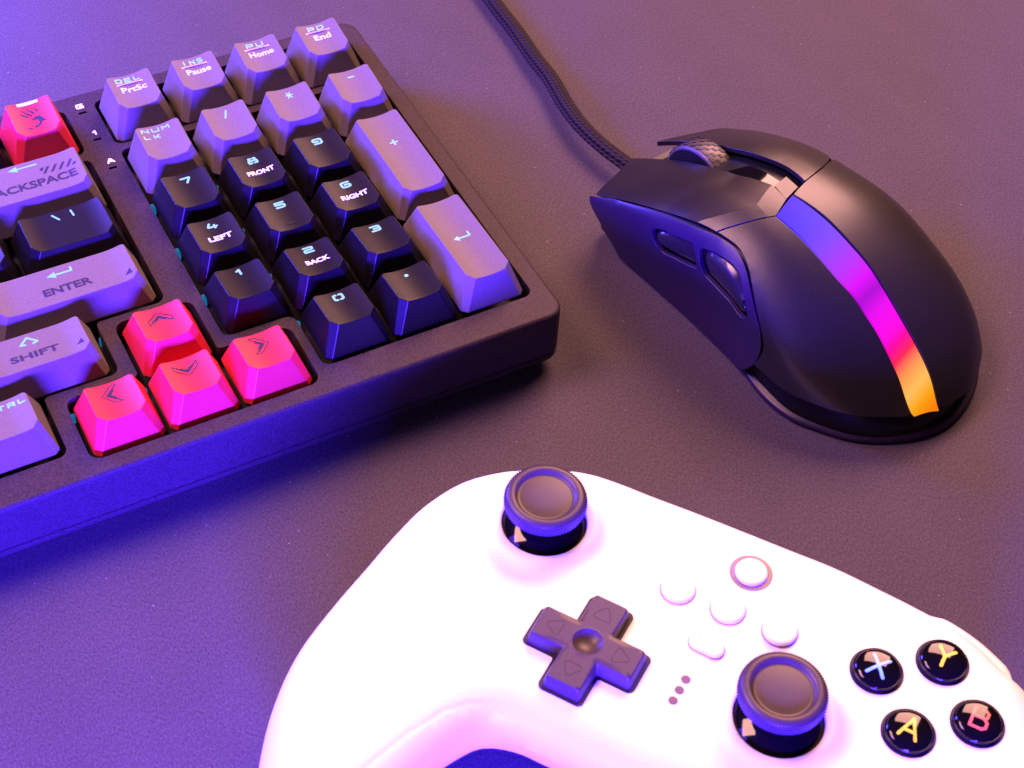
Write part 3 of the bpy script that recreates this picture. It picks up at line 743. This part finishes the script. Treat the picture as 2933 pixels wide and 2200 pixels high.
# rear skirt and base plate
base = resample([(20,-21.5),(42,-22.0),(63.4,-22.6),(71,-23.6),(76.5,-25.6),(84,-26.9),(92.6,-26.2),(101,-22.2),(107.5,-18.0),(112.3,-12.6),(115.0,-8.4),(118,-1),(118.9,5.2),(118.2,12),(116,19),(113.2,23.9),(108,30),(100,34),(88,35.6),(70,34),(50,31),(30,29.5),(16,27),(12,20),(11,0),(12,-18)], 1.5, 60)
base = [(b_, -a_) for a_, b_ in base]
c0 = np.array((4.0, -70.0))
def sc(l, k, add=0):
    out = []
    for p in l:
        d = np.array(p)-c0; r = np.hypot(*d); out.append(tuple(c0+d*(r-k)/r))
    return out
V = []; F = []; n = len(base)
for k, z in ((.8, .3), (0, .8), (0, 1.7), (.5, 2.2), (1.5, 2.3), (1.7, 4.0), (2.4, 9.5)):
    V += [(x, y, z) for x, y in sc(base, k)]
for i in range(6):
    for j in range(n):
        q = (j+1) % n; F.append((i*n+j, i*n+q, (i+1)*n+q, (i+1)*n+j))
F.append(tuple(range(n-1, -1, -1))); F.append(tuple(6*n+j for j in range(n)))
skirt_V = V
# the upper ring has to stay inside the shell: trim where the body is lower
build('base_plate', V[:4*n]+V[3*n:4*n], [f for f in F[:3*n]]+[tuple(range(n-1, -1, -1)), tuple(3*n+j for j in range(n))], 'mouse_side', mouse, bevel=0, sharp=50)
# scroll wheel
wt, ww, wz, wr = 24.2, 2.6, 17.8, 12.0
V, F = lathe([(3.0, -4.6), (7.5, -4.4), (10.2, -3.9), (wr-.1, -3.5), (wr, -2.4), (wr, 2.4), (wr-.1, 3.5), (10.2, 3.9), (7.5, 4.4), (3.0, 4.6)], 72)
wh = build('scroll_wheel', V, F, 'core', mouse, sharp=35)
wh.rotation_euler = (0, math.pi/2, 0); wh.location = Vector((ww, -wt, wz))*MM
V, F = lathe([(wr-.1, -3.55), (wr+.35, -3.4), (wr+.75, -2.4), (wr+.8, 0), (wr+.75, 2.4), (wr+.35, 3.4), (wr-.1, 3.55)], 96)
build('tyre', V, F, 'wheel', wh, sharp=50)
gv = []; gf = []
for i in range(30):
    a = 2*math.pi*i/30
    for k in range(4):
        z0 = -2.9+k*1.55; aa = a+(.10 if k % 2 else 0); s = len(gv)
        for (da, dz) in ((0, 0), (.11, .35), (.13, 1.25), (.02, .9)):
            for rr_ in (wr+.55, wr+.9): gv.append((rr_*math.cos(aa+da), rr_*math.sin(aa+da), z0+dz))
        gf += [(s+1, s+3, s+5, s+7), (s, s+6, s+4, s+2), (s, s+2, s+3, s+1), (s+2, s+4, s+5, s+3), (s+4, s+6, s+7, s+5), (s+6, s, s+1, s+7)]
build('tread', gv, gf, 'wheel_dark', wh, smooth=False, weld=False)
# glossy spine behind the wheel, and the thin nose bars
mpatch('wheel_channel', [(33,4.02),(50.2,4.12),(49.3,4.40),(36,4.42)], 'gloss', off=-2.6, thick=1.0, corner=30, bevel=.3)
for z_, x0, x1, y0 in ((8.2, 2.5, 13.0, -1.6),):
    vv, ff = prism(rrect(x0-8, y0-9, x1, y0+.6, .6, 4), z_, z_+1.2); build('nose_bar', vv, ff, 'core', mouse, smooth=False)
# braided cable: five parallel strands
path = resample([(60, 900), (112, 640), (150, 430), (150, 290), (139, 210), (131.8, 165), (129.6, 143), (128.2, 126.6), (127.6, 110.8), (126.3, 95.8), (125.6, 83.8), (123.4, 70.4), (122.6, 59.8), (123.5, 49.3), (125.3, 40.5), (129.5, 26.0)], 1.2, 80, closed=False)
zz = np.interp([p[1] for p in path], [26.0, 60.0, 100.0, 130.0], [6.0, 5.2, 3.4, 3.0])
Rm = Matrix.Rotation(-MA, 3, 'Z')
def tube(path3, r, n=10):
    V = []; F = []; P = [Vector(p) for p in path3]
    for i, p in enumerate(P):
        d = (P[min(i+1, len(P)-1)]-P[max(i-1, 0)]).normalized(); s = d.cross(Vector((0, 0, 1))).normalized(); u = s.cross(d)
        for k in range(n):
            a = 2*math.pi*k/n; V.append(tuple(p+s*math.cos(a)*r+u*math.sin(a)*r))
    for i in range(len(P)-1):
        for k in range(n):
            j = (k+1) % n; F.append((i*n+k, i*n+j, (i+1)*n+j, (i+1)*n+k))
    F.append(tuple(range(n))); F.append(tuple((len(P)-1)*n+k for k in range(n)))
    return V, F
V = []; F = []
for so, zo in ((-2.05, -.5), (-1.05, .35), (0, .6), (1.05, .35), (2.05, -.5)):
    pp = []
    for i, p in enumerate(path):
        d = path[min(i+1, len(path)-1)]-path[max(i-1, 0)]; d /= np.hypot(*d); s = np.array((d[1], -d[0]))
        q = Vector((p[0]+s[0]*so-126.5, p[1]+s[1]*so-33.0, zz[i]+zo)); pp.append(Rm @ q)
    v_, f_ = tube(pp, .72); b0 = len(V); V += v_; F += [tuple(b0+i for i in f) for f in f_]
build('cable', V, F, 'cable', mouse, weld=False, sharp=60)

# ================================================================== gamepad
PA = math.radians(-56.0)
pad = empty('gamepad', (22.35, -117.6, 0), PA, label='white gamepad with black sticks, cross pad and round X Y A B buttons', category='game controller')
left_o = [(-46,-57),(-49.6,-49.0),(-52.2,-40.6),(-54.2,-28.4),(-54.1,-15.8),(-53.2,-3.9),(-52.4,6.9),(-50.5,18.5),(-46.1,28.6),(-41.6,33.9),(-36.5,38.3),(-29,42.8),(-21.2,45.6),(-13.4,46.6),(-7,46.9),(4.5,47.7),(15.8,48.3),(27,48.8),(38,49.3),(49.3,48.8),(61.3,47.9),(68,46.9),(74,45.0),(80,42.0),(85.3,39.6),(90,35.3)]
out_pad = left_o+[(95,28),(98.3,18),(99.6,6),(99.6,-6),(98.6,-20),(96.8,-34),(93.5,-48),(88,-58),(80,-63.5),(72,-62),(66,-55),(62,-44),(58,-34),(54,-26.4),(49,-23.2),(22,-22.9),(2,-22.9),(-5.0,-23.3),(-10.2,-25.4),(-13.8,-30.8),(-17,-39.5),(-20.5,-50),(-25,-58),(-31,-63.5),(-38,-64),(-43,-61.5)]
OP = resample(out_pad[::-1], 2.0, 75)
seam = np.array([(-27,-50),(-22.2,-36.9),(-18.3,-28.4),(-15.0,-24.2),(-10.6,-21.6),(-4.6,-20.4),(22,-20.1),(48,-20.4),(56,-24),(60,-29),(66,-42)])
def inset(L, d):
    L = np.array(L); a = np.roll(L, 1, 0); b = np.roll(L, -1, 0); t = b-a; t /= np.hypot(t[:, 0], t[:, 1])[:, None]
    nn = np.stack([-t[:, 1], t[:, 0]], 1); s = 1 if inside(L[:1]+nn[:1]*.5, L)[0] else -1
    return L+nn*s*d
STK = ((-22.6, 23.5, 44.4, -.2, 0), (42.0, 3.4, 45.2, -.8, .3))
HR = 9.9
def ztop(d): 
    q = np.clip(1-d/11.0, 0, 1); return 24+11.0*np.sqrt(np.maximum(0, 1-q**2.3))
def padz(P):
    P = np.atleast_2d(np.asarray(P, float)); d = pdist(P, OP); z = ztop(d)
    z = z-np.clip(-30-P[:, 1], 0, 100)**2*.006                       # grips sink towards the desk
    for sx, sy, *_ in STK:
        r = np.hypot(P[:, 0]-sx, P[:, 1]-sy); z = z+.45*np.exp(-((r-11.2)/1.5)**2)-.5*np.exp(-((r-15.5)/2.6)**2)
    sd_ = pdist(P, seam, False); z = z-.32*np.exp(-(sd_/.35)**2)
    return z
ex = []
for d in (.2, .6, 1.2, 2.0, 3.0, 4.2, 5.6, 7.2, 9.0, 11.0):
    I = inset(OP, d); k = pdist(I, OP) > d*.93; ex += [tuple(p) for p in I[k]]
for s_ in (-.8, -.35, 0, .35, .8):
    sm = resample([tuple(p) for p in seam], 1.2, 80, False); t = np.gradient(sm, axis=0); t /= np.hypot(t[:, 0], t[:, 1])[:, None]
    q = sm+np.stack([-t[:, 1], t[:, 0]], 1)*s_; q = q[inside(q, OP)]; q = q[pdist(q, OP) > .4]; ex += [tuple(p) for p in q]
holes_p = [circle(sx, sy, HR, 64) for sx, sy, *_ in STK]
for sx, sy, *_ in STK:
    for r in (10.4, 11, 11.7, 12.5, 13.5, 14.6, 16, 17.5, 19): ex += [p for p in circle(sx, sy, r, 60, r)]
ex = [p for p, d in zip(ex, np.min([np.hypot(np.array(ex)[:, 0]-s[0], np.array(ex)[:, 1]-s[1]) for s in STK], axis=0)) if d > HR+.3]
ex = [p for p, k in zip(ex, inside(ex, OP)) if k]
g = grid_in(OP, 2.6, 11.0, holes_p)
g = g[np.min([np.hypot(g[:, 0]-s[0], g[:, 1]-s[1]) for s in STK], axis=0) > 19.5]
ex += [tuple(p) for p in g]
V2, F2 = cdt([OP]+holes_p, ex)
Z = padz(V2)
V = [(x, y, z) for (x, y), z in zip(V2, Z)]; faces = [tuple(t) for t in F2]
edge_z = {}
def ringwall(loops_):
    for la, lb in zip(loops_, loops_[1:]):
        s = len(V); n = len(la); V.extend(la); V.extend(lb)
        for i in range(n):
            j = (i+1) % n; faces.append((s+i, s+j, s+n+j, s+n+i))
zo = padz(OP)
rings = [[(x, y, z) for (x, y), z in zip(OP, zo)]]
for ins, dz in ((.25, -2.5), (1.0, -5.0), (2.6, -8.0), (5.2, -11.5), (9.0, -15.0)):
    I = inset(OP, ins); rings.append([(x, y, max(1.0, z+dz)) for (x, y), z in zip(I, zo)])
ringwall(rings)
s = len(V); V += rings[-1]; faces.append(tuple(range(s, s+len(rings[-1]))))
for hp, (sx, sy, *_r) in zip(holes_p, STK):
    zt_ = padz(hp); c1 = circle(sx, sy, HR-.35, 64); c2 = circle(sx, sy, HR-.5, 64)
    ringwall([[(x, y, z) for (x, y), z in zip(hp, zt_)], [(x, y, z-.35) for (x, y), z in zip(c1, zt_)], [(x, y, 31.0) for x, y in c2], [(x, y, 22.0) for x, y in c2]])
build('shell', V, faces, 'white', pad, sharp=60)
# shoulder buttons
def bumper(pts, z0, z1, out=2.3):
    p = resample(pts, 1.5, 80, closed=False); t = np.gradient(p, axis=0); t /= np.hypot(t[:, 0], t[:, 1])[:, None]
    nn = np.stack([-t[:, 1], t[:, 0]], 1); m_ = len(p); u = np.linspace(0, 1, m_)
    amp = out*np.minimum(1, np.minimum(u/.16, (1-u)/.10))**.6
    V = []; F = []
    prof_ = [(-3.0, z0), (.55, z0+.4), (1.0, z0+2.0), (1.0, z1-2.6), (.72, z1-1.0), (.2, z1), (-3.0, z1+.6)]
    for i in range(m_):
        for q, z in prof_: V.append((*(p[i]+nn[i]*(q*amp[i] if q > 0 else q)), z))
    k = len(prof_)
    for i in range(m_-1):
        for j in range(k-1): F.append((i*k+j, (i+1)*k+j, (i+1)*k+j+1, i*k+j+1))
        F.append((i*k+k-1, (i+1)*k+k-1, (i+1)*k, i*k))
    F.append(tuple(range(k))); F.append(tuple((m_-1)*k+j for j in range(k)))
    return build('shoulder_button', V, F, 'white', pad, sharp=50)
bumper([(60.5,47.6),(66,47.0),(72,45.5),(77,43.3),(81.5,41.0)], 15, 28.5, 2.6)
bumper([(-41.6,33.2),(-36.5,37.6),(-29,42.1),(-21.2,44.9),(-13.2,46.0)], 15, 27.5, .5)
# sticks
for sx, sy, zt_, dx, dy in STK:
    st = empty('thumbstick', (sx, sy, 0), 0, pad)
    prof_ = [(16.5*math.sin(a), 20.6+16.5*math.cos(a)) for a in np.linspace(math.radians(44), 0.0, 22)]
    v_, f_ = lathe([(r, z) for r, z in prof_], 64); build('dome', v_, f_, 'gloss', st, sharp=80)
    v_, f_ = lathe([(4.6, 35.5), (4.2, 38.5), (5.0, zt_-4.4), (8.0, zt_-3.9), (8.5, zt_-3.8)], 48, dx, dy); build('neck', v_, f_, 'pad_black', st, sharp=60)
    v_, f_ = lathe([(4.5, zt_-4.1), (7.3, zt_-4.1), (8.1, zt_-3.9), (8.75, zt_-3.35), (9.1, zt_-2.4), (9.1, zt_-1.7), (8.85, zt_-.9)], 64, dx, dy)
    rim_ = build('grip_ring', v_, f_, 'knurl', st, sharp=60)
    v_, f_ = lathe([(8.87, zt_-.95), (8.5, zt_-.35), (7.9, zt_-.05), (7.3, zt_), (6.8, zt_-.12), (6.35, zt_-.6), (6.05, zt_-.85), (5.6, zt_-.8), (4.0, zt_-.62), (2.0, zt_-.52), (0.0001, zt_-.5)], 72, dx, dy)
    build('cap', v_, f_, 'pad_black', st, sharp=60)
    kv = []; kf = []                                                 # diamond knurling on the ring
    for row in range(7):
        z = zt_-3.75+row*.47; rr_ = float(np.interp(z, [zt_-3.9, zt_-3.35, zt_-2.4, zt_-1.7, zt_-.9], [8.1, 8.75, 9.1, 9.1, 8.85]))
        N = 84
        for i in range(N):
            a = 2*math.pi*(i+.5*(row % 2))/N; da = math.pi/N*.92; s0 = len(kv)
            for (aa, dz, ro) in ((a-da, 0, -.03), (a, -.4, -.03), (a+da, 0, -.03), (a, .4, -.03), (a, 0, .3)):
                kv.append((dx+(rr_+ro)*math.cos(aa), dy+(rr_+ro)*math.sin(aa), z+dz))
            kf += [(s0, s0+1, s0+4), (s0+1, s0+2, s0+4), (s0+2, s0+3, s0+4), (s0+3, s0, s0+4)]
    build('knurling', kv, kf, 'knurl', rim_, smooth=False, weld=False)
# cross pad
dp = empty('direction_pad', (.65, -2.0, 0), 0, pad)
def cross(a, b_, r, ri): return fillet([(-b_, -a), (b_, -a), (b_, -b_), (a, -b_), (a, b_), (b_, b_), (b_, a), (-b_, a), (-b_, b_), (-a, b_), (-a, -b_), (-b_, -b_)], [r, r, ri, r, r, ri, r, r, ri, r, r, ri], 5)
def loft(levels, name, mat, parent, **kw):
    V = []; F = []; n = len(levels[0][0])
    for L, z in levels: V += [(x, y, z) for x, y in L]
    for i in range(len(levels)-1):
        for j in range(n):
            q = (j+1) % n; F.append((i*n+j, i*n+q, (i+1)*n+q, (i+1)*n+j))
    return V, F
c_top = cross(11.35, 3.6, .7, .5)
V, F = loft([(cross(12.3, 4.5, 1.0, .5), 34.2), (cross(12.2, 4.4, 1.0, .5), 35.6), (cross(11.85, 4.1, .9, .5), 37.4), (cross(11.6, 3.85, .8, .5), 38.1), (c_top, 38.35)], 'x', 'x', None)
Vb = len(V); CRi = 3.3
zt = lambda x, y: 38.35+.022*min(max(abs(x), abs(y)), 11.4)-(0 if math.hypot(x, y) > CRi else (math.sqrt(4.6**2-math.hypot(x, y)**2)-math.sqrt(4.6**2-CRi**2)))
exd = []
for r in (3.25, 3.35, 2.9, 2.4, 1.8, 1.1): exd += circle(0, 0, r, 36)
exd += [(0, 0)]
V2, F2 = cdt([c_top], exd+[tuple(p) for p in grid_in(c_top, 1.2, .4) if math.hypot(*p) > 3.6])
n0 = len(c_top)
bt = set((round(a, 3), round(b_, 3)) for a, b_ in c_top)
V += [(x, y, 38.35 if (round(x, 3), round(y, 3)) in bt else zt(x, y)-(.022*min(max(abs(x), abs(y)), 11.4) if math.hypot(x, y) > CRi else 0)) for x, y in V2]; F += [tuple(Vb+i for i in t) for t in F2]
cr_ = build('cross', V, F, 'pad_black', dp, sharp=42, bevel=.0)
tri = fillet([(-2.35, 6.2), (2.35, 6.2), (0, 9.9)], .5, 3)
for k in range(4):
    a = math.pi/2*k; T = [(x*math.cos(a)-y*math.sin(a), x*math.sin(a)+y*math.cos(a)) for x, y in tri]
    flat_print('arrow_mark', stroke_polys([T+[T[0]]], .16), lambda x, y: 38.35, 'pad_line', cr_, .02)
pv, pf = prism(cross(13.0, 5.2, 1.4, .6), 34.2, 35.06); build('recess', pv, pf, 'pad_line', dp, smooth=False)
# face buttons
for nm, x, y in (('X', 55.7, 23.7), ('Y', 67.1, 32.7), ('A', 66.5, 13.0), ('B', 78.2, 22.2)):
    bt_ = empty('face_button', (x, y, 0), 0, pad); bt_['label'] = 'round black button marked '+nm
    R_ = 14.0
    zf = lambda a, b_: 37.35+math.sqrt(R_*R_-a*a-b_*b_)-R_
    pr_ = [(5.15, 34.4), (5.15, 35.9), (5.1, 36.1), (5.0, 36.15)]+[(r, zf(r, 0)-(.35*max(0, (r-4.2)/.6)**2 if r > 4.2 else 0)) for r in (4.85, 4.7, 4.5, 4.2, 3.6, 3.0, 2.2, 1.4, .7, .0001)]
    v_, f_ = lathe(pr_, 64); build('cap', v_, f_, 'gloss', bt_, sharp=60)
    v_, f_ = lathe([(5.75, 34.8), (5.7, 35.08), (5.1, 35.08)], 64); build('collar', v_, f_, 'pad_line', bt_, sharp=60)
    LT = {'X': [[(-1.75, -2.3), (1.75, 2.3)], [(-1.75, 2.3), (1.75, -2.3)]], 'Y': [[(-1.7, 2.3), (0, 0), (1.7, 2.3)], [(0, 0), (0, -2.3)]],
          'A': [[(-1.8, -2.3), (0, 2.4), (1.8, -2.3)], [(-1.15, -.9), (1.15, -.9)]],
          'B': [[(-1.5, -2.3), (-1.5, 2.3), (.7, 2.3), (1.4, 1.8), (1.4, .7), (.8, .15), (-.9, .15)], [(.8, .15), (1.7, -.5), (1.7, -1.7), (1.0, -2.3), (-1.5, -2.3)]]}[nm]
    flat_print('letter', stroke_polys(LT, .72 if nm != 'B' else .62), zf, 'letter_'+nm.lower(), bt_, .04, step=.7)
# small round menu buttons, pill button, home button with its ring, three dots
def disc(name, x, y, r, z0, z1, mat, parent, cr=.35):
    v_, f_ = lathe([(r, z0), (r, z1-cr), (r-cr*.3, z1-cr*.3), (r-cr, z1), (r*.6, z1+.06), (.0001, z1+.1)], 56); o = build(name, v_, f_, mat, parent, sharp=60); o.location = Vector((x, y, 0))*MM; return o
def gap(x, y, r, parent): 
    v_, f_ = lathe([(r+.22, 34.9), (r+.2, 35.05), (r-.1, 35.05)], 56); o = build('gap_ring', v_, f_, 'ring', parent, sharp=60); o.location = Vector((x, y, 0))*MM
for x, y in ((10.9, 21.6), (22.4, 22.2), (34.2, 22.7)):
    d_ = disc('menu_button', x, y, 3.75, 34.6, 36.0, 'white', pad, .4); v_, f_ = lathe([(3.98, 34.9), (3.96, 35.05), (3.6, 35.05)], 56); build('gap_ring', v_, f_, 'ring', d_)
hb = disc('home_button', 23.0, 33.6, 3.6, 34.6, 35.9, 'white', pad, .5)
v_, f_ = lathe([(4.75, 34.8), (4.72, 35.08), (3.5, 35.12)], 64); build('ring', v_, f_, 'ring', hb, sharp=60)
pill = [(p[0]+(1.75 if p[0] > 0 else -1.75), p[1]) for p in circle(0, 0, 2.15, 48, .01)]
pi_ = [[(x*k, y*k2) for x, y in pill] for k, k2 in ((1, 1), (1, 1), (.97, .95), (.90, .84))]
V, F = loft([(pi_[0], 34.6), (pi_[1], 35.45), (pi_[2], 35.7), (pi_[3], 35.85)], '', '', None); n = 48; F.append(tuple(3*n+j for j in range(n)))
pb = build('pill_button', V, F, 'white', pad, sharp=60); pb.location = Vector((22.1, 11.5, 0))*MM
vv, ff = prism([(x*1.05, y*1.09) for x, y in pill], 34.8, 35.05); build('gap_ring', vv, ff, 'ring', pb, smooth=False)
for x, y in ((21.7, 1.9), (21.6, -1.1), (21.5, -4.0)):
    v_, f_ = lathe([(1.0, 34.8), (1.0, 35.06), (.0001, 35.07)], 32); o = build('indicator_dot', v_, f_, 'dot', pad, sharp=60); o.location = Vector((x, y, 0))*MM
